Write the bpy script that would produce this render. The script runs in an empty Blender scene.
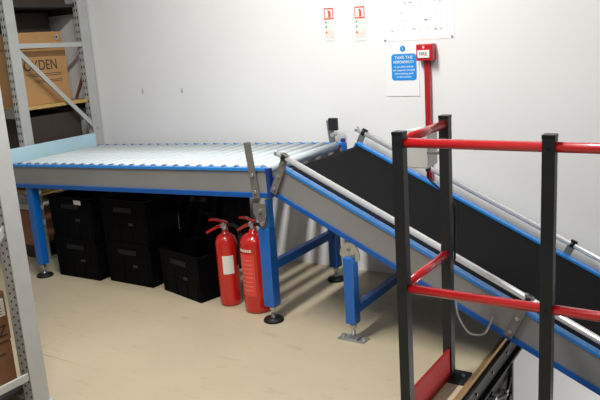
import bpy, bmesh, math, random
from mathutils import Vector, Matrix
random.seed(4)
S = bpy.context.scene
COL = S.collection
PI = math.pi
R = math.radians

# ------------------------------------------------------------------ materials
def mat(name, rgb, rough=.5, metal=0., var=0., vscale=8., bump=0., bscale=40., spec=.5, coat=0.):
    m = bpy.data.materials.new(name); m.use_nodes = True
    nt = m.node_tree; b = nt.nodes['Principled BSDF']
    b.inputs['Base Color'].default_value = (*rgb, 1)
    b.inputs['Roughness'].default_value = rough
    b.inputs['Metallic'].default_value = metal
    b.inputs['Specular IOR Level'].default_value = spec
    b.inputs['Coat Weight'].default_value = coat
    tc = nt.nodes.new('ShaderNodeTexCoord')
    n = nt.nodes.new('ShaderNodeTexNoise'); n.inputs['Scale'].default_value = vscale; n.inputs['Detail'].default_value = 6
    nt.links.new(tc.outputs['Object'], n.inputs['Vector'])
    cr = nt.nodes.new('ShaderNodeValToRGB')
    v = max(var, .02)
    cr.color_ramp.elements[0].position = .3; cr.color_ramp.elements[1].position = .7
    cr.color_ramp.elements[0].color = (*[c*(1-v) for c in rgb], 1)
    cr.color_ramp.elements[1].color = (*[min(1, c*(1+v*.6)) for c in rgb], 1)
    nt.links.new(n.outputs['Fac'], cr.inputs['Fac'])
    nt.links.new(cr.outputs['Color'], b.inputs['Base Color'])
    if bump:
        n2 = nt.nodes.new('ShaderNodeTexNoise'); n2.inputs['Scale'].default_value = bscale; n2.inputs['Detail'].default_value = 4
        nt.links.new(tc.outputs['Object'], n2.inputs['Vector'])
        bp = nt.nodes.new('ShaderNodeBump'); bp.inputs['Strength'].default_value = bump; bp.inputs['Distance'].default_value = .01
        nt.links.new(n2.outputs['Fac'], bp.inputs['Height']); nt.links.new(bp.outputs['Normal'], b.inputs['Normal'])
    return m

def floor_mat():
    m = mat('floor_vinyl', (.415, .352, .240), .42, var=.10, vscale=1.6, bump=.05, bscale=90)
    nt = m.node_tree; b = nt.nodes['Principled BSDF']
    base = b.inputs['Base Color'].links[0].from_socket
    tc = nt.nodes.new('ShaderNodeTexCoord')
    mp = nt.nodes.new('ShaderNodeMapping'); mp.inputs['Location'].default_value = (.55, -.79, 0)
    br = nt.nodes.new('ShaderNodeTexBrick'); br.inputs['Scale'].default_value = 1
    br.inputs['Brick Width'].default_value = 2.4; br.inputs['Row Height'].default_value = 1.2
    br.inputs['Mortar Size'].default_value = .0025; br.inputs['Mortar Smooth'].default_value = .3
    nt.links.new(tc.outputs['Object'], mp.inputs['Vector']); nt.links.new(mp.outputs['Vector'], br.inputs['Vector'])
    ns = nt.nodes.new('ShaderNodeTexNoise'); ns.inputs['Scale'].default_value = 2.2
    nt.links.new(tc.outputs['Object'], ns.inputs['Vector'])
    mr = nt.nodes.new('ShaderNodeMapRange'); mr.inputs['From Min'].default_value = .50; mr.inputs['From Max'].default_value = .68
    nt.links.new(ns.outputs['Fac'], mr.inputs['Value'])
    mul = nt.nodes.new('ShaderNodeMath'); mul.operation = 'MULTIPLY'
    nt.links.new(br.outputs['Fac'], mul.inputs[0]); nt.links.new(mr.outputs['Result'], mul.inputs[1])
    mx = nt.nodes.new('ShaderNodeMix'); mx.data_type = 'RGBA'
    nt.links.new(mul.outputs[0], mx.inputs['Factor'])
    nt.links.new(base, mx.inputs['A']); mx.inputs['B'].default_value = (.13, .09, .05, 1)
    # scuffs
    n3 = nt.nodes.new('ShaderNodeTexNoise'); n3.inputs['Scale'].default_value = 14; n3.inputs['Detail'].default_value = 8
    mp3 = nt.nodes.new('ShaderNodeMapping'); mp3.inputs['Scale'].default_value = (.5, 1.6, 1); mp3.inputs['Rotation'].default_value = (0, 0, .5)
    nt.links.new(tc.outputs['Object'], mp3.inputs['Vector']); nt.links.new(mp3.outputs['Vector'], n3.inputs['Vector'])
    r3 = nt.nodes.new('ShaderNodeMapRange'); r3.inputs['From Min'].default_value = .60; r3.inputs['From Max'].default_value = .75
    r3.inputs['To Max'].default_value = .35
    nt.links.new(n3.outputs['Fac'], r3.inputs['Value'])
    m2 = nt.nodes.new('ShaderNodeMix'); m2.data_type = 'RGBA'
    nt.links.new(r3.outputs['Result'], m2.inputs['Factor'])
    nt.links.new(mx.outputs['Result'], m2.inputs['A']); m2.inputs['B'].default_value = (.24, .17, .10, 1)
    nt.links.new(m2.outputs['Result'], b.inputs['Base Color'])
    return m

M = dict(
    floor=floor_mat(),
    wall=mat('wall_paint', (.77, .765, .75), .65, var=.03, vscale=1.2, bump=.03, bscale=30),
    wall_low=mat('wall_paint_lower', (.70, .67, .68), .7, var=.03, vscale=1.2),
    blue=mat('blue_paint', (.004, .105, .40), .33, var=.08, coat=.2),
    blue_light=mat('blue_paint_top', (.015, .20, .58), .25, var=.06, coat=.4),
    navy=mat('navy_paint', (.006, .03, .16), .4),
    pale=mat('pale_blue_board', (.42, .62, .70), .3, var=.08, vscale=5),
    panel=mat('grey_panel', (.235, .230, .220), .42, metal=.15, var=.10, vscale=3),
    roller=mat('roller_grey_white', (.50, .56, .57), .32, var=.05),
    belt=mat('belt_rubber', (.0055, .0055, .006), .85, var=.2, vscale=60, bump=.12, bscale=300, spec=.12),
    chrome=mat('polished_tube', (.70, .70, .69), .26, metal=.6, var=.03),
    steel=mat('dull_steel', (.21, .205, .19), .42, metal=.5, var=.15, vscale=20),
    zinc=mat('zinc', (.55, .55, .54), .32, metal=.85, var=.12, vscale=30),
    black=mat('black_plastic', (.006, .006, .007), .38, spec=.35, var=.2),
    crate=mat('crate_plastic', (.0022, .0022, .0025), .55, var=.2, spec=.05),
    rubber=mat('rubber', (.005, .005, .005), .6, spec=.3),
    post=mat('post_charcoal', (.013, .0135, .015), .42, spec=.35, var=.15, vscale=12, bump=.03, bscale=200),
    red=mat('guard_red', (.40, .008, .010), .25, var=.08, coat=.5),
    redkick=mat('guard_red_board', (.26, .006, .008), .5, spec=.2, var=.10),
    extred=mat('extinguisher_red', (.50, .012, .008), .25, var=.04, coat=.5),
    callred=mat('call_point_red', (.48, .010, .014), .3, var=.03),
    label=mat('label_white', (.72, .70, .66), .5, var=.05),
    paper=mat('paper', (.80, .80, .79), .6, var=.02),
    draw=mat('drawing_lines', (.62, .63, .65), .8),
    drawd=mat('drawing_marks', (.42, .42, .44), .8), stick=mat('crate_sticker', (.02, .02, .02), .6), blue_shade=mat('blue_paint_shaded', (.003, .075, .31), .35, var=.08),  # bottom rail blue is darkened to carry the rail's shading
    sblue=mat('sign_blue', (.012, .25, .68), .35),
    sred=mat('sign_red', (.75, .07, .03), .5),
    sredl=mat('sign_pale_red', (.80, .66, .60), .6),
    sgrn=mat('sign_pale_green', (.66, .76, .68), .6),
    sgrnd=mat('sign_green', (.10, .35, .18), .6),
    signw=mat('sign_white', (.85, .83, .80), .5),
    rack=mat('rack_paint', (.44, .445, .43), .38, metal=.15, var=.06, vscale=10),
    hole=mat('slot_dark', (.03, .028, .03), .7),
    board=mat('shelf_chipboard', (.50, .33, .10), .6, var=.15, vscale=30),
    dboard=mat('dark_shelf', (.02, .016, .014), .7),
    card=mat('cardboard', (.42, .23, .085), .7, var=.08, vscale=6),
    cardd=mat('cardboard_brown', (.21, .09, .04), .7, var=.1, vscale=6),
    card_shade=mat('cardboard_shaded', (.040, .027, .020), .8, var=.1, vscale=6),  # cardboard with the rack's shadow put into its colour
    ink=mat('ink', (.03, .02, .015), .7),
    gbox=mat('enclosure_grey', (.46, .46, .44), .45, var=.04),
    wood=mat('edge_timber', (.24, .14, .055), .6, var=.2, vscale=15),
    girder=mat('girder_dark', (.014, .013, .012), .5, spec=.25, var=.3, vscale=12),
    cable=mat('cable_grey', (.20, .20, .19), .4),
    speck=mat('wall_mark', (.45, .44, .42), .8),
)

# ------------------------------------------------------------------ builder
class MB:
    def __init__(s): s.bm = bmesh.new(); s.mats = []
    def _mi(s, m):
        if m not in s.mats: s.mats.append(m)
        return s.mats.index(m)
    def _fin(s, f0, m, smooth):
        mi = s._mi(m); s.bm.faces.ensure_lookup_table()
        for f in s.bm.faces[f0:]: f.material_index = mi; f.smooth = smooth
    def box(s, lo, hi, m, bev=0., mx=None):
        f0 = len(s.bm.faces)
        t = bmesh.new()
        c = [(a+b)/2 for a, b in zip(lo, hi)]; d = [abs(b-a) for a, b in zip(lo, hi)]
        bmesh.ops.create_cube(t, size=1, matrix=Matrix.Translation(c) @ Matrix.Diagonal((*d, 1)))
        if bev: bmesh.ops.bevel(t, geom=t.edges[:], offset=min(bev, min(d)*.45), segments=2, affect='EDGES', profile=.6)
        s._merge(t, m, False, mx); return s
    def _merge(s, t, m, smooth, mx=None):
        if mx is not None: t.transform(mx)
        mi = s._mi(m)
        for f in t.faces:
            f.material_index = mi; f.smooth = smooth
        me = bpy.data.meshes.new('t'); t.to_mesh(me); t.free()
        s.bm.from_mesh(me); bpy.data.meshes.remove(me)
    def cyl(s, a, b, r, m, r2=None, seg=16, mx=None, smooth=True):
        a = Vector(a); b = Vector(b); d = b-a
        t = bmesh.new()
        bmesh.ops.create_cone(t, cap_ends=True, segments=seg, radius1=r, radius2=r if r2 is None else r2, depth=d.length)
        q = Vector((0, 0, 1)).rotation_difference(d.normalized()).to_matrix().to_4x4()
        t.transform(Matrix.Translation((a+b)/2) @ q)
        mi = s._mi(m)
        if mx is not None: t.transform(mx)
        for f in t.faces: f.material_index = mi; f.smooth = smooth and len(f.verts) == 4
        me = bpy.data.meshes.new('t'); t.to_mesh(me); t.free(); s.bm.from_mesh(me); bpy.data.meshes.remove(me)
        return s
    def lathe(s, prof, m, c=(0, 0, 0), seg=28, mx=None):
        t = bmesh.new(); rings = []
        for r, z in prof:
            rings.append([t.verts.new((c[0]+r*math.cos(2*PI*i/seg), c[1]+r*math.sin(2*PI*i/seg), c[2]+z)) for i in range(seg)])
        for A, B in zip(rings, rings[1:]):
            for i in range(seg): t.faces.new((A[i], A[(i+1) % seg], B[(i+1) % seg], B[i]))
        t.faces.new(rings[0][::-1]); t.faces.new(rings[-1])
        s._merge(t, m, True, mx); return s
    def tube(s, pts, r, m, seg=10, sub=8):
        P = [Vector(p) for p in pts]
        if sub > 1 and len(P) > 2:
            Q = []
            for i in range(len(P)-1):
                p0 = P[max(i-1, 0)]; p1 = P[i]; p2 = P[i+1]; p3 = P[min(i+2, len(P)-1)]
                for k in range(sub):
                    t_ = k/sub
                    Q.append(.5*((2*p1)+(-p0+p2)*t_+(2*p0-5*p1+4*p2-p3)*t_**2+(-p0+3*p1-3*p2+p3)*t_**3))
            Q.append(P[-1]); P = Q
        t = bmesh.new(); rings = []; up = Vector((.13, .31, .94)).normalized()
        for i, p in enumerate(P):
            d = (P[min(i+1, len(P)-1)]-P[max(i-1, 0)]).normalized()
            x = d.cross(up); x = x.normalized() if x.length > 1e-4 else Vector((1, 0, 0)); y = d.cross(x)
            up = -y if False else up
            rings.append([t.verts.new(p+x*r*math.cos(2*PI*k/seg)+y*r*math.sin(2*PI*k/seg)) for k in range(seg)])
        for A, B in zip(rings, rings[1:]):
            for i in range(seg): t.faces.new((A[i], A[(i+1) % seg], B[(i+1) % seg], B[i]))
        t.faces.new(rings[0][::-1]); t.faces.new(rings[-1])
        bmesh.ops.recalc_face_normals(t, faces=t.faces[:])
        s._merge(t, m, True); return s
    def prism(s, poly, axis, lo, hi, m, mx=None, bev=0.):
        """poly in the two remaining axes, extruded along axis between lo and hi"""
        t = bmesh.new()
        def P(u, v, w):
            return {'x': (w, u, v), 'y': (u, w, v), 'z': (u, v, w)}[axis]
        A = [t.verts.new(P(u, v, lo)) for u, v in poly]; B = [t.verts.new(P(u, v, hi)) for u, v in poly]
        n = len(poly); t.faces.new(A); t.faces.new(B[::-1])
        for i in range(n): t.faces.new((A[i], B[i], B[(i+1) % n], A[(i+1) % n]))
        bmesh.ops.recalc_face_normals(t, faces=t.faces[:])
        if bev: bmesh.ops.bevel(t, geom=t.edges[:], offset=bev, segments=2, affect='EDGES')
        s._merge(t, m, False, mx); return s
    def text(s, body, size, m, mx, sx=1.0, align='CENTER'):
        c = bpy.data.curves.new('txt', 'FONT'); c.body = body; c.size = size; c.align_x = align; c.align_y = 'CENTER'; c.extrude = .0004
        o = bpy.data.objects.new('txt', c); COL.objects.link(o)
        dg = bpy.context.evaluated_depsgraph_get(); me = bpy.data.meshes.new_from_object(o.evaluated_get(dg))
        bpy.data.objects.remove(o); bpy.data.curves.remove(c)
        t = bmesh.new(); t.from_mesh(me); bpy.data.meshes.remove(me)
        t.transform(Matrix.Diagonal((sx, 1, 1, 1))); s._merge(t, m, False, mx); return s
    def build(s, name, parent=None, world=True):
        if parent is not None and world:
            s.bm.transform(Matrix.Translation(-Vector(parent.get('_o', (0, 0, 0)))))
        me = bpy.data.meshes.new(name); s.bm.to_mesh(me); s.bm.free()
        for m in s.mats: me.materials.append(m)
        o = bpy.data.objects.new(name, me); COL.objects.link(o)
        if parent is not None:
            o.parent = parent; o['_o'] = parent.get('_o', (0, 0, 0))
        return o

def thing(name, label, cat, loc=(0, 0, 0), rz=0., group=None):
    o = bpy.data.objects.new(name, None); COL.objects.link(o); o.empty_display_size = .05
    o.location = loc; o.rotation_euler = (0, 0, rz); o['_o'] = tuple(loc)
    o['label'] = label; o['category'] = cat
    if group: o['group'] = group
    return o
def tag(o, label, cat, group=None):
    o['label'] = label; o['category'] = cat
    if group: o['group'] = group
    return o
def struct(mb, name):
    o = mb.build(name); o['kind'] = 'structure'; return o
def kids(o): return [c for c in COL.objects if c.parent == o]
def dup(root, loc, rz=None, label=None):
    r = root.copy(); COL.objects.link(r); r.location = loc
    if rz is not None: r.rotation_euler = (0, 0, rz)
    if label: r['label'] = label
    for c in kids(root):
        k = c.copy(); COL.objects.link(k); k.parent = r
        for g in kids(c):
            q = g.copy(); COL.objects.link(q); q.parent = k
    return r
def yrot(origin, ang):
    """local frame (s, y, h) laid in the vertical XZ plane, s rising by ang"""
    return Matrix.Translation(origin) @ Matrix.Rotation(-ang, 4, 'Y')
# text facing -Y (wall notices) and facing +X (box ends)
def face_ny(x, y, z, roll=0): return Matrix.Translation((x, y, z)) @ Matrix.Rotation(roll, 4, 'Y') @ Matrix.Rotation(PI/2, 4, 'X')
def face_px(x, y, z): return Matrix.Translation((x, y, z)) @ Matrix.Rotation(PI/2, 4, 'Z') @ Matrix.Rotation(PI/2, 4, 'X')

# ------------------------------------------------------------------ the setting
WY = 3.69; EX = -.91
mb = MB(); mb.box((-6.2, -3, -.022), (EX-.025, WY, 0), M['floor']); mb.box((EX-.025, -3, -.022), (4.5, 2.26, 0), M['floor'])
struct(mb, 'floor')
mb = MB(); mb.box((-6.2, WY, -2.6), (5.2, WY+.12, 3.0), M['wall']); struct(mb, 'wall_back')
mb = MB(); mb.box((-6.32, -3, -.022), (-6.2, WY+.12, 3.0), M['wall']); struct(mb, 'wall_left')
mb = MB(); mb.box((EX-.03, 2.23, -2.6), (5.2, WY, -2.5), M['floor']); struct(mb, 'floor_lower')
mb = MB(); mb.box((EX-.025, 2.26, -.024), (EX-.006, WY, .001), M['wood'], .002); struct(mb, 'trim_1')
# steel channel carrying the floor edge, with a dark board below it
mb = MB()
mb.box((EX-.02, 2.26, -.135), (EX-.010, 3.68, -.024), M['girder'])
mb.box((EX-.06, 2.26, -.040), (EX+.012, 3.68, -.024), M['girder'], .003)
mb.box((EX-.06, 2.26, -.145), (EX+.012, 3.68, -.130), M['girder'], .003)
mb.box((EX-.09, 2.26, -1.3), (EX-.002, 3.19, -.145), M['girder'])
struct(mb, 'trim_2')
mb = MB()
for y, z in [(2.44, -.085), (2.66, -.085), (2.88, -.085), (3.1, -.085), (3.35, -.085)]:
    mb.cyl((EX-.010, y, z), (EX-.002, y, z), .007, M['steel'], seg=6, smooth=False)
tag(mb.build('bolt_row'), 'row of bolt heads along dark steel girder under floor edge', 'bolts')
COL.objects['bolt_row']['kind'] = 'structure'; COL.objects['bolt_row'].name = 'trim_3'
for k in ('label', 'category'):
    if k in COL.objects['trim_3']: del COL.objects['trim_3'][k]
# cables and clips hanging beneath the edge
mb = MB()
mb.tube([(EX+.02, 2.45, -.17), (EX+.03, 2.6, -.21), (EX+.02, 2.78, -.18), (EX+.03, 2.95, -.22), (EX+.012, 3.08, -.2)], .009, M['black'])
mb.tube([(EX+.02, 2.4, -.24), (EX+.03, 2.65, -.27), (EX+.02, 2.85, -.25), (EX+.02, 2.98, -.30), (EX+.012, 3.08, -.29)], .008, M['girder'])
for y, z in [(2.62, -.2), (2.8, -.17), (2.97, -.22), (2.88, -.25), (3.0, -.30)]:
    mb.box((EX+.0, y-.012, z-.012), (EX+.036, y+.012, z+.012), M['zinc'], .003)
for y in (2.5, 2.8, 3.1): mb.box((EX-.02, y-.01, -.30), (EX+.02, y+.01, -.14), M['girder'], .002)
tag(mb.build('clipped_cable_run'), 'dark cables clipped below the timber edge of the floor opening', 'cables')

# ------------------------------------------------------------------ roller conveyor
A1 = math.atan(.0345); X0, Z0, LB = -4.07, .7485, 2.062
BW = .80; BY = 2.77
T1 = yrot((X0, BY, Z0), A1)
rc = thing('roller_conveyor', 'level grey-sided blue roller conveyor with white rollers against the white wall', 'conveyor', (-3.0, BY+.4, 0))
def zb(x): return Z0+(x-X0)*.0345
for k, (ya, yb, yp) in enumerate([(0, .032, .008), (BW-.032, BW, BW-.020)]):
    mb = MB(); mb.box((0, yp, -.128), (LB, yp+.012, -.016), M['panel'], mx=T1)
    sp = mb.build('side_panel', rc)
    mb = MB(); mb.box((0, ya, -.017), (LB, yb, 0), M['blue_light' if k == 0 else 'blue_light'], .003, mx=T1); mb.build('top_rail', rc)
    mb = MB(); mb.box((0, ya, -.153), (LB, yb, -.127), M['blue_shade'], .003, mx=T1); mb.build('bottom_rail', rc)
mb = MB(); mb.box((LB-.012, .034, -.15), (LB+.004, BW-.034, -.06), M['navy'], .002, mx=T1)
mb.box((LB-.002, .002, -.150), (LB+.022, .030, -.003), M['navy'], .003, mx=T1)
mb.box((LB-.002, BW-.030, -.150), (LB+.022, BW-.002, -.003), M['blue'], .003, mx=T1); mb.build('end_plate', rc)
for k in range(3):
    mb = MB(); mb.box((.3+k*.7, .034, -.13), (.34+k*.7, BW-.034, -.09), M['blue'], .003, mx=T1); mb.build('cross_member', rc)
P = .0835; n = int(LB/P)
proto = None
for i in range(n):
    s = LB-.035-i*P
    if proto is None:
        mb = MB()
        mb.cyl((0, .045, 0), (0, BW-.045, 0), .025, M['roller'], seg=20)
        mb.cyl((0, .034, 0), (0, .046, 0), .019, M['navy'], seg=14); mb.cyl((0, BW-.046, 0), (0, BW-.034, 0), .019, M['navy'], seg=14)
        mb.cyl((0, .022, .016), (0, .032, .016), .0065, M['navy'], seg=10); mb.cyl((0, BW-.032, .016), (0, BW-.022, .016), .0065, M['navy'], seg=10)
        proto = mb.build('roller', rc, world=False); r = proto
    else:
        r = proto.copy(); COL.objects.link(r)
    w = T1 @ Vector((s, 0, -.018))
    r.location = w-Vector(rc.location)
# end stop board
mb = MB(); mb.box((-.012, .05, -.01), (.004, BW-.03, .088), M['pale'], .002, mx=T1); mb.build('end_stop', rc)['label'] = 'pale blue upright stop board'
# brackets at the discharge end
def bar(mb, a, b, y0, y1, w, m):
    a = Vector((a[0], 0, a[1])); b = Vector((b[0], 0, b[1])); d = (b-a); L = d.length
    ang = math.atan2(d.x, d.z)
    mb.box((-w/2, y0, 0), (w/2, y1, L), m, .002, mx=Matrix.Translation(a) @ Matrix.Rotation(ang, 4, 'Y'))
for yy, sg in ((BY, -1), (BY+BW, 1)):
    o = sorted((yy, yy+sg*.007))
    mb = MB(); bar(mb, (-2.070, .662), (-2.102, .945), o[0], o[1], .041, M['steel'])
    if sg > 0: mb.box((-2.102, yy-.012, .885), (-2.046, yy+.014, .958), M['post'], .006)
    br = mb.build('end_bracket', rc)
    for t_ in (.12, .42):
        x = -2.070-.032*t_; z = .662+.283*t_
        mb = MB(); mb.cyl((x, yy+sg*.007, z), (x, yy+sg*.013, z), .009, M['zinc'], seg=12); mb.build('bolt', br)
if True:
    mb = MB(); mb.box((-2.03, BY+BW-.002, .80), (-2.005, BY+BW+.016, .84), M['navy'], .004); mb.build('end_cap', rc)
    mb = MB(); mb.cyl((-2.06, BY+BW+.004, .865), (-2.06, BY+BW-.045, .865), .012, M['zinc']); mb.build('clamp_knob', rc)
def leg(parent, x, y, ztop, w=.06, top='pivot', foot='disc', near=True):
    mb = MB(); mb.box((x-w/2, y-w/2, .085), (x+w/2, y+w/2, ztop), M['blue'], .005)
    lg = mb.build('leg', parent)
    mb = MB(); mb.cyl((x, y, .02), (x, y, .088), .009, M['zinc']); mb.cyl((x, y, .062), (x, y, .076), .016, M['zinc'], seg=6, smooth=False)
    mb.build('threaded_stem', lg)
    if foot == 'disc':
        mb = MB(); mb.lathe([(.052, 0), (.054, .006), (.050, .014), (.022, .020), (.016, .028)], M['rubber'], (x, y, 0)); mb.build('foot_pad', lg)
        mb = MB(); mb.lathe([(.020, .019), (.018, .026), (.01, .03)], M['zinc'], (x, y, 0), 14); mb.build('foot_washer', lg)
    else:
        mb = MB(); mb.box((x-.075, y-.035, 0), (x+.07, y+.035, .005), M['zinc'], .002); mb.box((x-.03, y-.03, .005), (x+.03, y+.03, .012), M['zinc'], .002)
        for dx in (-.058, .052): mb.cyl((x+dx, y, .005), (x+dx, y, .016), .010, M['zinc'], seg=6, smooth=False)
        mb.build('floor_plate', lg)
    return lg
for x, zt in ((-2.05, .655), (-3.885, .60)):
    for y in (BY+.035, BY+.70):
        near = y < 3
        left = x < -3
        zt2 = zt-.15 if near and not left else zt-.005 if left else zt-.02
        w = .064 if (near and x > -3) else .056
        lg = leg(rc, x, y, zt2, w)
        if near and not left:
            yo = BY+.003
            mb = MB(); mb.prism([(x-.048, zt-.018), (x+.032, zt-.018), (x+.032, zt-.075), (x+.010, zt-.142), (x-.006, zt-.142), (x-.048, zt-.07)], 'y', yo-.006, yo-.001, M['steel'], bev=.001)
            for bx, bz in ((x-.005, zt-.055), (x+.004, zt-.122)):
                mb.cyl((bx, yo-.006, bz), (bx, yo-.014, bz), .010, M['zinc'], seg=8, smooth=False)
            mb.build('pivot_plate', lg)
            mb = MB(); mb.box((x+.020, y-.025, zt-.16), (x+.032, y+.025, zt), M['blue'], .002); mb.build('top_tab', lg)
    if x > -3: mb = MB(); mb.box((x-.018, BY+.065, .272), (x+.018, BY+.675, .318), M['blue'], .004); mb.build('cross_brace', rc)

# ------------------------------------------------------------------ inclined belt conveyor
A2 = -R(25.25); IX, IZ, LI = -1.905, .826, 6.6
T2 = yrot((IX, BY, IZ), A2)
ic = thing('belt_conveyor', 'black inclined belt conveyor with grey sides running down through the floor opening', 'conveyor', (-1.55, BY+.4, 0))
for k, (ya, yb, yp) in enumerate([(0, .042, .008), (BW-.042, BW, BW-.020)]):
    mb = MB(); mb.box((0, yp, -.135), (LI, yp+.012, -.012), M['panel'], mx=T2)
    sp = mb.build('side_panel', ic)
    if k == 0: side0 = sp
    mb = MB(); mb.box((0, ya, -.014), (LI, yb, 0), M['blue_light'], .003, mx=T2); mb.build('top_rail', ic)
    mb = MB(); mb.box((-.002, ya, -.158), (LI, yb, -.134), M['blue_shade'], .003, mx=T2); mb.build('bottom_rail', ic)
mb = MB(); mb.box((-.004, .0, -.157), (.006, .035, -.005), M['navy'], .002, mx=T2); mb.box((-.004, BW-.05, -.15), (.008, BW, -.002), M['blue_light'], .002, mx=T2)
mb.box((.02, .05, -.15), (.03, BW-.05, -.06), M['navy'], mx=T2); mb.build('end_plate', ic)
mb = MB(); mb.box((.035, .060, -.028), (LI-.04, BW-.05, -.008), M['belt'], .003, mx=T2)
mb.cyl((.035, .062, -.045), (.035, BW-.052, -.045), .037, M['belt'], seg=28, mx=T2)
mb.box((.035, .060, -.085), (LI-.04, BW-.05, -.078), M['belt'], mx=T2)
mb.build('belt', ic)
mb = MB(); mb.box((.05, .036, -.05), (LI-.05, .062, -.012), M['black'], mx=T2); mb.box((.05, BW-.052, -.05), (LI-.05, BW-.036, -.014), M['black'], mx=T2)
mb.build('belt_edge_strip', ic)
# guide tubes and their brackets
for yy, sg, hh in ((BY-.012, -1, .060), (BY+BW+.012, 1, .052)):
    y0 = yy-BY
    mb = MB(); mb.cyl((-.045, y0, hh), (LI, y0, hh), .0148, M['chrome'], seg=20, mx=T2)
    mb.cyl((-.052, y0, hh), (-.044, y0, hh), .0165, M['zinc'], seg=14, mx=T2)
    tb = mb.build('guide_tube', ic)
    for s in (.0, 1.27, 2.54, 3.81, 5.08, 6.3):
        oy = sorted((BY-BY-.002 if sg < 0 else BW+.002, (-.009 if sg < 0 else BW+.009)))
        ctop = hh+.012
        mb = MB(); mb.box((s-.019, oy[0], -.142 if sg < 0 else -.05), (s+.019, oy[1], ctop if sg < 0 else hh-.01), M['steel'], .002, mx=T2)
        if sg < 0: mb.box((s-.019, oy[0]-.018, ctop-.004), (s+.019, oy[1], ctop+.006), M['steel'], .003, mx=T2)
        bk = mb.build('guide_bracket', ic)
        mb = MB(); mb.cyl((s-.010, y0, hh), (s+.010, y0, hh), .0195 if sg < 0 else .0175, M['black'], seg=18, mx=T2)
        if sg > 0: mb.box((s-.014, y0-.008, hh+.010), (s+.020, y0+.008, hh+.024), M['black'], .004, mx=T2)
        mb.build('tube_clamp', bk)
        if sg < 0:
            for h in (-.115, -.045, .03):
                mb = MB(); mb.cyl((s, oy[0], h), (s, oy[0]-.006, h), .0085, M['zinc'], seg=12, mx=T2); mb.build('bolt', bk)
for y in (BY+.005, BY+.72):
    x = -1.560; near = y < 3
    lg = leg(ic, x, y, .415 if near else .47, .054, foot='plate')
    if near:
        mb = MB()
        pts = [(x+.002+.052*math.cos(a), .425+.062*math.sin(a)) for a in [R(v) for v in range(-20, 181, 20)]]
        mb.prism([(x-.026, .395)]+[(x+.03, .395)]+pts, 'y', BY-.003, BY+.004, M['zinc'])
        for bx, bz in ((x, .455), (x+.02, .425)): mb.cyl((bx, BY-.003, bz), (bx, BY-.011, bz), .009, M['steel'], seg=8)
        mb.build('pivot_plate', lg)
mb = MB(); mb.box((-1.578, BY+.03, .125), (-1.542, BY+.69, .165), M['blue'], .004); mb.build('cross_brace', ic)
# grey cable looping out of the side panel
mb = MB(); mb.tube([(-1.03, 2.742, .30), (-1.015, 2.72, .235), (-.965, 2.71, .168), (-.905, 2.715, .170), (-.882, 2.74, .212), (-.878, 2.770, .232)], .0042, M['cable'])
mb.build('cable_loop', ic)['label'] = 'thin grey cable looping out of the side panel'

# ------------------------------------------------------------------ guard rail
gx, gy, gb, zt = -1.012, 2.18, 2.60, 1.107
gr = thing('guard_rail', 'charcoal post guard rail with red tubes around the floor opening', 'guard rail', (gx, gy, 0))
W2 = .0195
for x, y in ((gx, gy), (gx, gb), (-.518, gy), (-.03, gy), (.46, gy)):
    mb = MB(); mb.box((x-W2, y-W2, .008), (x+W2, y+W2, zt-.003), M['post'], .002)
    po = mb.build('post', gr)
    mb = MB(); mb.box((x-W2-.001, y-W2-.001, zt-.012), (x+W2+.001, y+W2+.001, zt), M['black'], .002); mb.build('post_cap', po)
    mb = MB(); bx0, bx1 = (x-.03, x+.075) if (x, y) == (gx, gb) else (x-.05, x+.05)
    mb.box((bx0, y-.045, 0), (bx1, y+.07, .008), M['post'], .002)
    pl = mb.build('base_plate', po)
    mb = MB(); bxx = bx1-.022
    mb.cyl((bxx, y+.02, .008), (bxx, y+.02, .016), .009, M['zinc'], seg=6, smooth=False); mb.build('floor_bolt', po)
    for z in (1.066, .547):
        mb = MB(); mb.cyl((x, y-W2, z), (x, y-W2-.0025, z), .005, M['black'], seg=10); mb.build('screw', po)
for z in (1.068, .547):
    mb = MB(); mb.cyl((gx+W2-.004, gy, z), (1.0, gy, z), .0165, M['red'], seg=24); mb.build('rail', gr)
    mb = MB(); mb.cyl((gx, gy+W2-.004, z+.004), (gx, gb-W2+.004, z+.004), .0165, M['red'], seg=24)
    mb.build('rail', gr)
mb = MB(); mb.box((gx+.000, gy+W2, .010), (gx+.012, gb-W2, .140), M['redkick'], .003); mb.build('kick_board', gr)['label'] = 'flat red kick board at floor level'

# ------------------------------------------------------------------ wall furniture
cb = thing('control_box', 'light grey electrical box fixed beside the rear charcoal post of the guard rail', 'electrical box', (-1.11, 2.66, .8))
mb = MB(); mb.box((-1.188, 2.645, .890), (-1.098, 2.735, 1.040), M['gbox'], .005); mb.build('housing', cb)
mb = MB(); mb.box((-1.191, 2.625, .886), (-1.095, 2.647, 1.044), M['gbox'], .006); mb.build('lid', cb)
mb = MB(); mb.box((-1.096, 2.612, .948), (-1.0315, 2.640, .960), M['steel'], .001); mb.build('mounting_bracket', cb)
mb = MB(); mb.cyl((-1.115, 2.67, .892), (-1.115, 2.67, .868), .011, M['black']); mb.build('cable_gland', cb)
mb = MB(); mb.tube([(-1.115, 2.67, .875), (-1.108, 2.665, .835), (-1.06, 2.655, .800), (-.996, 2.635, .755), (-.984, 2.618, .71), (-.984, 2.612, .57), (-.985, 2.612, .52)], .0045, M['black'])
tag(mb.build('black_cable'), 'thin black cable running down the rear charcoal post', 'cable')

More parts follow.
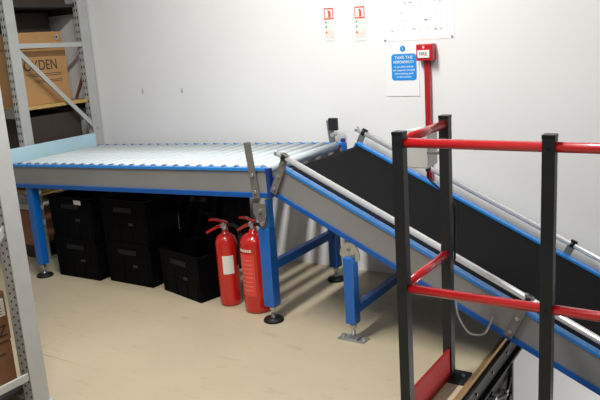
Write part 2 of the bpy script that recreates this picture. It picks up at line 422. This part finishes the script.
cp = thing('fire_call_point', 'red break glass fire call point on the wall above a red conduit', 'fire alarm', (-1.525, WY, 1.27))
mb = MB(); mb.box((-1.572, 3.632, 1.262), (-1.478, WY, 1.350), M['callred'], .006); mb.build('housing', cp)
mb = MB(); mb.box((-1.561, 3.627, 1.278), (-1.494, 3.633, 1.318), M['signw'], .002)
mb.text('FIRE', .026, M['ink'], face_ny(-1.528, 3.6262, 1.298)); mb.build('glass_panel', cp)
mb = MB(); mb.cyl((-1.528, 3.6335, 1.334), (-1.528, 3.629, 1.334), .006, M['signw']); mb.build('indicator', cp)
mb = MB(); mb.box((-1.541, WY-.026, 0), (-1.509, WY, 1.262), M['red'], .004); tag(mb.build('conduit'), 'red conduit running down the wall below the call point', 'conduit')

nt_ = thing('safety_notice', 'white wall notice with blue rounded panel beside the red call point', 'sign', (-1.68, WY, 1.07))
mb = MB(); mb.box((-1.778, WY-.004, 1.068), (-1.578, WY+.003, 1.362), M['paper'], .001); mb.build('sheet', nt_)
def rrect(cx, cz, w, h, r, n=5):
    pts = []
    for (sx, sz, a0) in ((1, 1, 0), (-1, 1, 90), (-1, -1, 180), (1, -1, 270)):
        for k in range(n+1):
            a = R(a0+90*k/n); pts.append((cx+sx*(w/2-r)+r*math.cos(a), cz+sz*(h/2-r)+r*math.sin(a)))
    return pts
mb = MB(); mb.prism(rrect(-1.668, 1.229, .150, .145, .018), 'y', WY-.0055, WY-.004, M['sblue'])
mb.text('TAKE THE', .023, M['signw'], face_ny(-1.668, WY-.006, 1.281), 1.05)
mb.text('RESPONSIBILITY', .0215, M['signw'], face_ny(-1.668, WY-.006, 1.256), .82)
for i, t_ in enumerate(['to use safety controls', 'and equipment provided', 'before starting work', 'on this conveyor']):
    mb.text(t_, .0155, M['signw'], face_ny(-1.668, WY-.006, 1.231-.0185*i), .86)
mb.build('blue_panel', nt_)
mb = MB(); mb.cyl((-1.673, WY-.004, 1.329), (-1.673, WY-.0055, 1.329), .0165, M['sblue'], seg=28)
mb.text('i', .024, M['signw'], face_ny(-1.673, WY-.006, 1.329)); mb.build('round_symbol', nt_)

dp = thing('floor_plan_drawing', 'large white line drawing pinned to the wall above the blue notice', 'poster', (-1.58, WY, 1.38))
mb = MB(); mb.box((-1.785, WY-.002, 1.372), (-1.375, WY, 1.78), M['paper']); mb.build('sheet', dp)
mb = MB(); yy = WY-.0028
def ln(x0, z0, x1, z1, w=.0016, m='draw'):
    mb.box((min(x0, x1)-w/2, yy, min(z0, z1)-w/2), (max(x0, x1)+w/2, yy+.0008, max(z0, z1)+w/2), M[m])
ln(-1.755, 1.42, -1.40, 1.42, .001); ln(-1.755, 1.75, -1.40, 1.75, .001); ln(-1.755, 1.42, -1.755, 1.75, .001); ln(-1.41, 1.42, -1.41, 1.75)
rr = random.Random(3)
xs = [-1.755, -1.725, -1.69, -1.655, -1.615, -1.57, -1.53, -1.485, -1.45, -1.41]
for x in xs[1:-1]:
    z0 = 1.42+.03*rr.random(); ln(x, z0, x, z0+.08+.2*rr.random(), .0012)
for z in (1.445, 1.475, 1.51, 1.545, 1.58, 1.62, 1.67, 1.71):
    a = rr.randrange(0, 4); b = rr.randrange(5, 10); ln(xs[a], z, xs[b], z, .0012)
for _ in range(26):
    x = rr.uniform(-1.74, -1.45); z = rr.choice([1.425, 1.43, 1.475, 1.52, 1.57, 1.62]); ln(x, z, x+rr.uniform(.004, .018), z+.003, .0025, 'drawd' if rr.random() < .5 else 'draw')
mb.build('plan_linework', dp)
for x, z in ((-1.778, 1.379), (-1.387, 1.382)):
    mb = MB(); mb.cyl((x, WY-.002, z), (x, WY-.007, z), .0045, M['steel'], seg=12); mb.build('pin', dp)

for (x0, x1, z0, z1, tilt, lab) in ((-2.166, -2.100, 1.395, 1.583, 0, 'narrow red and white extinguisher notice, left one of the pair on the wall'),
                                     (-1.966, -1.898, 1.385, 1.578, 0, 'narrow red and white extinguisher notice, right one of the pair nearer the drawing')):
    t = thing('extinguisher_notice', lab, 'sign', (x0, WY, z0), group='extinguisher notices on the wall')
    mb = MB(); mb.box((x0, WY-.003, z0), (x1, WY+.003, z1), M['signw']); mb.build('sheet', t)
    cx = (x0+x1)/2; h = z1-z0; w = x1-x0
    mb = MB(); y_ = WY-.004
    zt_ = z1-.003; zb_ = z1-.36*h
    mb.box((x0+.002, y_, zb_), (x1-.002, y_+.001, zt_), M['sred'])
    mb.box((x0+.008, y_-.0006, zb_+.008), (x1-.008, y_, zt_-.008), M['signw'])
    mb.box((cx-.002, y_-.0012, zb_+.01), (cx+.014, y_-.0006, zt_-.022), M['sred']); mb.box((cx-.007, y_-.0012, zt_-.022), (cx+.008, y_-.0006, zt_-.014), M['sred'])
    mb.box((x0+.010, y_-.0012, zb_+.012), (x0+.016, y_-.0006, zt_-.016), M['sredl'])
    mb.box((x0+.004, y_, z0+.34*h), (x1-.002, y_+.001, zb_-.002), M['sgrn']); mb.box((x0+.004, y_, z0+.02), (x1-.002, y_+.001, z0+.33*h), M['sredl'])
    for k, (fz, m_) in enumerate([(.56, 'sgrnd'), (.42, 'sgrnd'), (.25, 'sred'), (.12, 'sredl')]):
        mb.cyl((x0+.013, y_, z0+fz*h), (x0+.013, y_-.0006, z0+fz*h), .006, M[m_], seg=12)
        for j in range(3): mb.box((x0+.026, y_-.0006, z0+fz*h+.008-.007*j), (x1-.007-.005*(j % 2), y_, z0+fz*h+.010-.007*j), M['sgrn' if k > 1 else 'sredl'])
    mb.build('printed_panels', t)
for x, z, r in ((-3.69, 1.114, .010), (-3.322, 1.112, .008)):
    mb = MB(); mb.cyl((x, WY, z), (x, WY-.004, z), r, M['speck'], seg=10); mb.box((x-.004, WY-.003, z-.01), (x+.006, WY, z+.022), M['speck'])
    tag(mb.build('wall_fixing'), 'small grey fixing left in the white wall, '+('nearer the rack' if x < -3.5 else 'farther from the rack'), 'wall fixing', 'small fixings in the white wall')

# ------------------------------------------------------------------ black crates
def crate(loc, rz, lab):
    w, d, h = .385, .29, .268
    t = thing('stacking_crate', lab, 'crate', loc, rz, 'black crates under the roller conveyor')
    mb = MB(); th = .006
    def taper(z): return 1-.05*(1-z/h)
    # tapered shell: outer walls
    o0 = (w/2*.955, d/2*.955); o1 = (w/2*.985, d/2*.985)
    b = bmesh.new()
    def ring(hx, hy, z): return [b.verts.new(v) for v in ((-hx, -hy, z), (hx, -hy, z), (hx, hy, z), (-hx, hy, z))]
    r0 = ring(*o0, 0); r1 = ring(*o1, h-.004); r2 = ring(o1[0]-th, o1[1]-th, h-.004); r3 = ring(o0[0]-th, o0[1]-th, .008)
    b.faces.new(r0[::-1]); b.faces.new(r3)
    for A, B in ((r0, r1), (r1, r2), (r2, r3)):
        for i in range(4): b.faces.new((A[i], A[(i+1) % 4], B[(i+1) % 4], B[i]))
    mb._merge(b, M['crate'], False)
    mb.build('body', t, world=False)
    mb = MB()
    for (a, b2) in (((-w/2, -d/2), (w/2, -d/2+.014)), ((-w/2, d/2-.014), (w/2, d/2)), ((-w/2, -d/2), (-w/2+.014, d/2)), ((w/2-.014, -d/2), (w/2, d/2))):
        mb.box((a[0], a[1], h-.022), (b2[0], b2[1], h), M['crate'], .003)
    mb.build('rim', t, world=False)
    mb = MB()
    for fx in (-.42, -.14, .14, .42):
        for sy in (-1, 1): mb.box((fx*w-.006, sy*(d/2-.006)-.004, .01), (fx*w+.006, sy*(d/2-.006)+.004, h-.02), M['crate'], .002)
    for fy in (-.32, 0, .32):
        for sx in (-1, 1): mb.box((sx*(w/2-.007)-.004, fy*d-.006, .01), (sx*(w/2-.007)+.004, fy*d+.006, h-.02), M['crate'], .002)
    for z in (.09, .165):
        for sy in (-1, 1): mb.box((-w/2+.01, sy*(d/2-.006)-.0035, z), (w/2-.01, sy*(d/2-.006)+.0035, z+.009), M['crate'], .002)
        for sx in (-1, 1): mb.box((sx*(w/2-.007)-.0035, -d/2+.01, z), (sx*(w/2-.007)+.0035, d/2-.01, z+.009), M['crate'], .002)
    mb.build('rib_grid', t, world=False)
    mb = MB(); mb.box((.04, -d/2-.0005, .115), (.075, -d/2+.004, .13), M['stick']); mb.build('small_label', t, world=False)
    mb = MB(); mb.box((-w/2*.5+.02, -d/2-.002, h-.075), (w/2*.5-.02, -d/2+.006, h-.045), M['rubber'], .003); mb.build('hand_hold', t, world=False)
    return t
cA = crate((-3.628, 3.012, 0), R(2), 'lower black crate of the stack nearest the left blue leg')
dup(cA, (-3.628, 3.012, .268), R(2), 'upper black crate of the stack nearest the left blue leg')
dup(cA, (-3.20, 3.055, 0), R(0), 'lower black crate of the second stack from the left blue leg')
dup(cA, (-3.20, 3.055, .268), R(1), 'upper black crate of the second stack from the left blue leg')
dup(cA, (-2.915, 3.43, 0), 0, 'lower black crate of the rear stack, against the wall behind the single crate')
dup(cA, (-2.915, 3.43, .268), 0, 'upper black crate of the rear stack, against the wall behind the single crate')
dup(cA, (-2.717, 3.015, 0), R(-13.5), 'single black crate standing turned on the floor beside the red extinguishers')
mb = MB(); mb.box((-3.56, 2.852, .498), (-3.50, 2.856, .525), M['label'])
o_ = mb.build('shipping_label'); 
o_.name = 'paper_label'; tag(o_, 'small white sticker high on the left crate stack', 'sticker')

# ------------------------------------------------------------------ extinguishers
def extinguisher(loc, rz, r, h, lab, co2):
    t = thing('fire_extinguisher', lab, 'fire extinguisher', loc, rz, 'red fire extinguishers beside the blue leg')
    mb = MB(); k = r
    mb.lathe([(k*.88, 0), (k*.98, .006), (k, .02), (k, h-.055), (k*.96, h-.035), (k*.82, h-.014), (k*.55, h), (k*.30, h+.008), (k*.28, h+.022)], M['extred'], seg=36)
    mb.build('cylinder', t, world=False)
    mb = MB()
    for i in range(9):       # curved paper label wrapped over the front
        a0 = R(-125+i*8.5+(38 if co2 else 0)); a1 = a0+R(8.6)
        if co2 and i > 6: continue
        z0, z1 = (.19, .295) if co2 else (.10, h-.10)
        q = r+.0012; b = bmesh.new()
        v = [b.verts.new(p) for p in ((q*math.cos(a0), q*math.sin(a0), z0), (q*math.cos(a1), q*math.sin(a1), z0), (q*math.cos(a1), q*math.sin(a1), z1), (q*math.cos(a0), q*math.sin(a0), z1))]
        b.faces.new(v); mb._merge(b, M['label'] if co2 else M['sredl2'], True)
    if not co2:
        for j in range(10):
            z = .13+j*.024
            if j == 8: continue
            for i in range(7):
                a0 = R(-119+i*9); a1 = a0+R(6.5); q = r+.002; b = bmesh.new(); dz = .006 if j < 8 else .014
                v = [b.verts.new(p) for p in ((q*math.cos(a0), q*math.sin(a0), z), (q*math.cos(a1), q*math.sin(a1), z), (q*math.cos(a1), q*math.sin(a1), z+dz), (q*math.cos(a0), q*math.sin(a0), z+dz))]
                b.faces.new(v); mb._merge(b, M['sredl'] if j > 8 else M['sredl3'], True)
    mb.build('label', t, world=False)['label'] = 'printed label band'
    mb = MB(); mb.cyl((0, 0, h+.02), (0, 0, h+.045), .016, M['zinc']); mb.box((-.018, -.014, h+.035), (.018, .014, h+.06), M['zinc'], .004); mb.build('valve', t, world=False)
    m = M['extred']
    mb = MB(); mb.prism([(.02, h+.060), (.02, h+.070), (-.055, h+.084), (-.095, h+.078), (-.095, h+.070), (-.050, h+.072)], 'y', -.010, .010, m, bev=.001); mb.build('lever', t, world=False)
    mb = MB(); mb.prism([(.02, h+.036), (.02, h+.052), (-.04, h+.050), (-.085, h+.026), (-.118, h+.006), (-.115, h-.006), (-.078, h+.012), (-.035, h+.034)], 'y', -.011, .011, m, bev=.001); mb.build('carry_handle', t, world=False)
    mb = MB(); mb.tube([(.0, -.008, h+.064), (.004, -.022, h+.066), (.010, -.022, h+.060)], .0025, M['label']); mb.build('safety_pin', t, world=False)
    if co2:
        mb = MB(); mb.tube([(.018, 0, h+.048), (.045, .01, h+.05), (.07, .02, h+.03), (.078, .022, h-.005)], .010, M['black'])
        mb.lathe([(.012, .0), (.016, -.03), (.020, -.06), (.034, -.17), (.030, -.17)][::-1], M['black'], (.080, .022, h), 20); mb.build('horn', t, world=False)
    else:
        mb = MB(); mb.tube([(.015, 0, h+.048), (.05, .0, h+.052), (.085, .0, h+.02), (.097, .0, h-.06), (.095, .0, h-.18), (.084, .0, h-.24)], .009, M['black'])
        mb.cyl((.084, 0, h-.24), (.080, 0, h-.30), .011, M['black'], r2=.007); mb.build('hose', t, world=False)
    return t
M['sredl2'] = mat('ext_label_red', (.70, .05, .035), .4); M['sredl3'] = mat('ext_label_text', (.75, .22, .17), .5)
extinguisher((-2.415, 2.915, 0), R(8), .060, .405, 'red fire extinguisher with white label, left of the two, beside the crate', True)
extinguisher((-2.215, 2.905, 0), R(-10), .076, .432, 'wider red fire extinguisher standing behind the blue conveyor leg', False)

# ------------------------------------------------------------------ racking
def upright(parent, x1, y0, y1, ztop, faceY=-1, wx=.055):
    """section with a perforated face to -Y and a plain side to +X"""
    mb = MB(); x0 = x1-wx
    mb.box((x1-.004, y0, 0), (x1, y1, ztop), M['rack'], .001)
    mb.box((x0, y0, 0), (x1, y0+.004, ztop), M['rack'], .001)
    mb.box((x0, y0, 0), (x0+.004, y1, ztop), M['rack'], .001)
    z = .05
    while z < ztop-.03:
        if wx == .06:
            mb.cyl((x1-.010, y0-.0012, z), (x1-.010, y0+.001, z), .0052, M['hole'], seg=8); mb.cyl((x1-.038, y0-.0012, z+.012), (x1-.038, y0+.001, z+.012), .0052, M['hole'], seg=8)
            z += .034; continue
        mb.box((x0+.010, y0-.0012, z), (x0+.020, y0+.001, z+.020), M['hole']); mb.box((x1-.020, y0-.0012, z), (x1-.010, y0+.001, z+.020), M['hole'])
        z += .05
    u = mb.build('upright', parent)
    mb = MB(); mb.box((x0-.01, y0-.012, 0), (x1+.012, y1+.012, .004), M['rack'], .001); mb.build('foot_plate', u)
    return u
r1 = thing('storage_rack', 'pale grey steel storage rack in the corner behind the roller conveyor', 'rack', (-4.18, 3.0, 0))
RX = -4.15
upright(r1, RX, 2.992, 3.07, 2.3); upright(r1, RX, 3.60, 3.68, 2.3)
u_ = upright(r1, -5.75, 2.992, 3.07, 2.3); upright(r1, -5.75, 3.60, 3.68, 2.3)
def brace(mb, x, y0, z0, y1, z1, w=.032, t=.012, m='rack'):
    d = Vector((0, y1-y0, z1-z0)); ang = math.atan2(d.z, d.y)
    mb.box((-t/2, 0, -w/2), (t/2, d.length, w/2), M[m], .002, mx=Matrix.Translation((x, y0, z0)) @ Matrix.Rotation(ang, 4, 'X'))
mb = MB(); brace(mb, RX-.012, 3.06, 1.485, 3.62, 1.472); mb.build('horizontal_brace', r1)
mb = MB(); brace(mb, RX-.012, 3.055, 1.455, 3.645, .848); mb.cyl((RX-.006, 3.637, .862), (RX+.005, 3.637, .862), .008, M['zinc'], seg=8); mb.build('diagonal_brace', r1)
mb = MB(); brace(mb, RX-.012, 3.055, .83, 3.62, .25); mb.build('diagonal_brace', r1)
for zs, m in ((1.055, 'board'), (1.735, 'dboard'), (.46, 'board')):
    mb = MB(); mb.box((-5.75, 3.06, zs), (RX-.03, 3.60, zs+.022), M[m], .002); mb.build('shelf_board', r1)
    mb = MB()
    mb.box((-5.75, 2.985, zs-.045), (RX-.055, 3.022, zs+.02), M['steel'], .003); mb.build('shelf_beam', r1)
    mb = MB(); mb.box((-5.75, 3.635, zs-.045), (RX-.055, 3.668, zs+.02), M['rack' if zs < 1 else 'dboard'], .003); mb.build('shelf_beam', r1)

def carton(x0, x1, y0, y1, z0, z1, m, lab, extra=None, name='cardboard_box'):
    t = thing(name, lab, 'box', ((x0+x1)/2, (y0+y1)/2, z0))
    mb = MB(); mb.box((x0, y0, z0), (x1, y1, z1-.004), M[m], .004); mb.build('body', t)
    mb = MB(); ym = (y0+y1)/2
    mb.box((x0+.002, y0+.002, z1-.005), (x1-.002, ym-.001, z1-.001), M[m], .001); mb.box((x0+.002, ym+.001, z1-.005), (x1-.002, y1-.002, z1-.001), M[m], .001); mb.build('top_flap', t)
    mb = MB(); mb.box((x0, ym-.025, z1-.001), (x1+.0015, ym+.025, z1), M['label' if m == 'cardd' else m]); mb.box((x1, ym-.025, z1-.05), (x1+.0015, ym+.025, z1), M['label' if m == 'cardd' else m]); mb.build('tape', t)
    if extra:
        mb = MB(); extra(mb); mb.build('print', t)['label'] = 'dark printed lettering'
    return t
def pr(mb):
    mb.text('OXDEN', .100, M['ink'], face_px(-4.2485, 3.292, 1.345), .80)
    for z, w in ((1.285, .30), (1.272, .28), (1.240, .24), (1.228, .22)): mb.box((-4.25, 3.46-w, z), (-4.2488, 3.46, z+.004), M['ink'])
carton(-4.72, -4.25, 3.10, 3.52, 1.077, 1.46, 'card', 'tan cardboard box with dark lettering on the middle rack shelf', pr)
carton(-4.95, -4.45, 3.14, 3.58, 1.577, 1.715, 'card_shade', 'flat dark block standing in for the shelf shadow, on the shallow tan carton')  # added dark block in place of the shelf's shadow on the wall
c2 = carton(-4.70, -4.27, 3.11, 3.52, 1.462, 1.575, 'card', 'shallow tan carton stacked on the lettered box')
mb = MB(); mb.cyl((-4.269, 3.47, 1.535), (-4.262, 3.47, 1.535), .019, M['zinc'], seg=18); mb.cyl((-4.262, 3.47, 1.535), (-4.259, 3.47, 1.535), .008, M['ink'], seg=14); tag(mb.build('tape_end_disc'), 'round silver disc on the end of the shallow tan carton', 'disc')
carton(-5.25, -4.76, 3.08, 3.52, 1.077, 1.50, 'cardd', 'reddish brown box left of the lettered box, behind the rack upright')
carton(-5.40, -4.97, 3.09, 3.50, 1.502, 1.70, 'cardd', 'brown box high under the top rack shelf')
carton(-4.95, -4.24, 3.10, 3.57, .482, 1.00, 'card_shade', 'brown box with shadow put into its dark colour, on the rack shelf level with the rollers')
carton(-5.6, -5.05, 3.10, 3.57, .482, .90, 'card_shade', 'dark box at the far left end of the lower rack shelf')
carton(-4.9, -4.24, 3.10, 3.57, 1.759, 2.05, 'card_shade', 'added dark box covering the lit wall above the top rack shelf')  # added to darken the lit wall seen above the top shelf
carton(-4.75, -4.24, 3.02, 3.52, .105, .36, 'cardd', 'brown carton at the rack base behind the left blue leg')
mb = MB(); mb.box((-4.80, 3.05, .0), (-4.23, 3.54, .018), M['black'], .003)
for k in range(3): mb.box((-4.80, 3.05+.2*k, .018), (-4.23, 3.14+.2*k, .085), M['black'], .003)
mb.box((-4.80, 3.05, .085), (-4.23, 3.54, .103), M['black'], .003)
tag(mb.build('plastic_pallet'), 'black plastic base under the brown carton in the rack', 'pallet')
mb = MB(); mb.prism([(3.03, .361), (3.30, .361), (3.27, .41), (3.20, .40), (3.10, .43), (3.05, .39)], 'x', -4.55, -4.245, M['label'], bev=.004)
tag(mb.build('crumpled_paper'), 'crumpled white paper on the brown carton behind the left leg', 'paper')
mb = MB(); bar(mb, (-4.385, 1.079), (-4.222, 1.33), 3.672, 3.688, .02, M['cardd']); tag(mb.build('wooden_batten'), 'thin brown batten leaning on the wall behind the lettered box', 'batten')

# nearer rack at the left edge
r2 = thing('storage_rack', 'nearest pale grey perforated rack frame at the left edge of the view', 'rack', (-2.45, 1.62, 0))
RX2 = -2.45
upright(r2, RX2, 1.622, 1.700, 2.2, wx=.060); upright(r2, RX2, .95, 1.028, 2.2, wx=.060); upright(r2, -4.0, 1.622, 1.70, 2.2); upright(r2, -4.0, .95, 1.028, 2.2)
mb = MB(); brace(mb, RX2-.01, .99, .140, 1.655, .143); mb.build('horizontal_brace', r2)
mb = MB(); brace(mb, RX2-.014, .99, .25, 1.66, .80, .03); mb.build('diagonal_brace', r2)
mb = MB(); mb.box((-4.0, .99, .055), (RX2-.07, 1.65, .075), M['dboard'], .002); mb.build('shelf_board', r2)
mb = MB(); mb.box((-4.0, 1.64, .02), (RX2-.06, 1.675, .075), M['rack'], .003); mb.build('shelf_beam', r2)
mb = MB(); mb.box((-4.0, .97, .02), (RX2-.06, 1.005, .075), M['rack'], .003); mb.build('shelf_beam', r2)
def pr2(mb):
    mb.box((-2.55, 1.50, .40), (-2.5485, 1.625, .475), M['label']); 
    for k in range(5): mb.box((-2.5486, 1.515, .41+.012*k), (-2.5478, 1.61, .413+.012*k), M['ink'])
    mb.text('Z', .07, M['ink'], face_px(-2.5485, 1.60, .335))
def pr3(mb):
    mb.box((-2.555, 1.46, .235), (-2.5535, 1.60, .240), M['ink']); mb.box((-2.555, 1.46, .215), (-2.5535, 1.56, .219), M['ink'])
carton(-3.1, -2.55, 1.08, 1.635, .292, .505, 'cardd', 'brown box with white label, upper of the two in the near rack', pr2)
carton(-3.1, -2.555, 1.08, 1.635, .077, .290, 'cardd', 'plain brown box at the bottom of the near rack, under the labelled box', pr3)

# ------------------------------------------------------------------ light
def area(name, loc, sx, sy, e, target=None, col=(1, .98, .95)):
    l = bpy.data.lights.new(name, 'AREA'); l.shape = 'RECTANGLE'; l.size = sx; l.size_y = sy; l.energy = e; l.color = col
    o = bpy.data.objects.new(name, l); COL.objects.link(o); o.location = loc
    if target is not None:
        o.rotation_euler = (Vector(target)-Vector(loc)).to_track_quat('-Z', 'Y').to_euler()
    return o
area('ceiling_lamp_near', (-1.9, 1.9, 2.9), .14, 1.5, 108)
area('ceiling_lamp_front', (-.4, .6, 2.9), .9, .9, 24, (-1.6, 3.2, .8))
area('ceiling_lamp_left', (-3.3, .6, 2.9), .5, 1.2, 6)
area('lower_wall_fill', (.9, 2.9, -.9), 1.0, .6, 48, (-.5, 3.69, -.5))  # unseen fill added to brighten the wall below floor level
w = bpy.data.worlds.new('world'); S.world = w; w.use_nodes = True
w.node_tree.nodes['Background'].inputs[0].default_value = (.80, .86, .95, 1); w.node_tree.nodes['Background'].inputs[1].default_value = .24

# ------------------------------------------------------------------ camera
cam = bpy.data.cameras.new('camera'); co = bpy.data.objects.new('camera', cam); COL.objects.link(co)
cam.sensor_width = 36; cam.lens = 709.88*36/600; cam.clip_start = .02
r_ = Vector((.84287042, .53426831, -.06424044)); u_v = Vector((-.06979224, .22690802, .97141227)); f_ = Vector((-.53357146, .81429118, -.22854184))
co.matrix_world = Matrix(((r_.x, u_v.x, -f_.x, 0), (r_.y, u_v.y, -f_.y, 0), (r_.z, u_v.z, -f_.z, 1.45), (0, 0, 0, 1)))
S.camera = co
S.view_settings.view_transform = 'Standard'; S.view_settings.look = 'None'; S.view_settings.exposure = 0
for o in COL.objects:
    if '_o' in o: del o['_o']
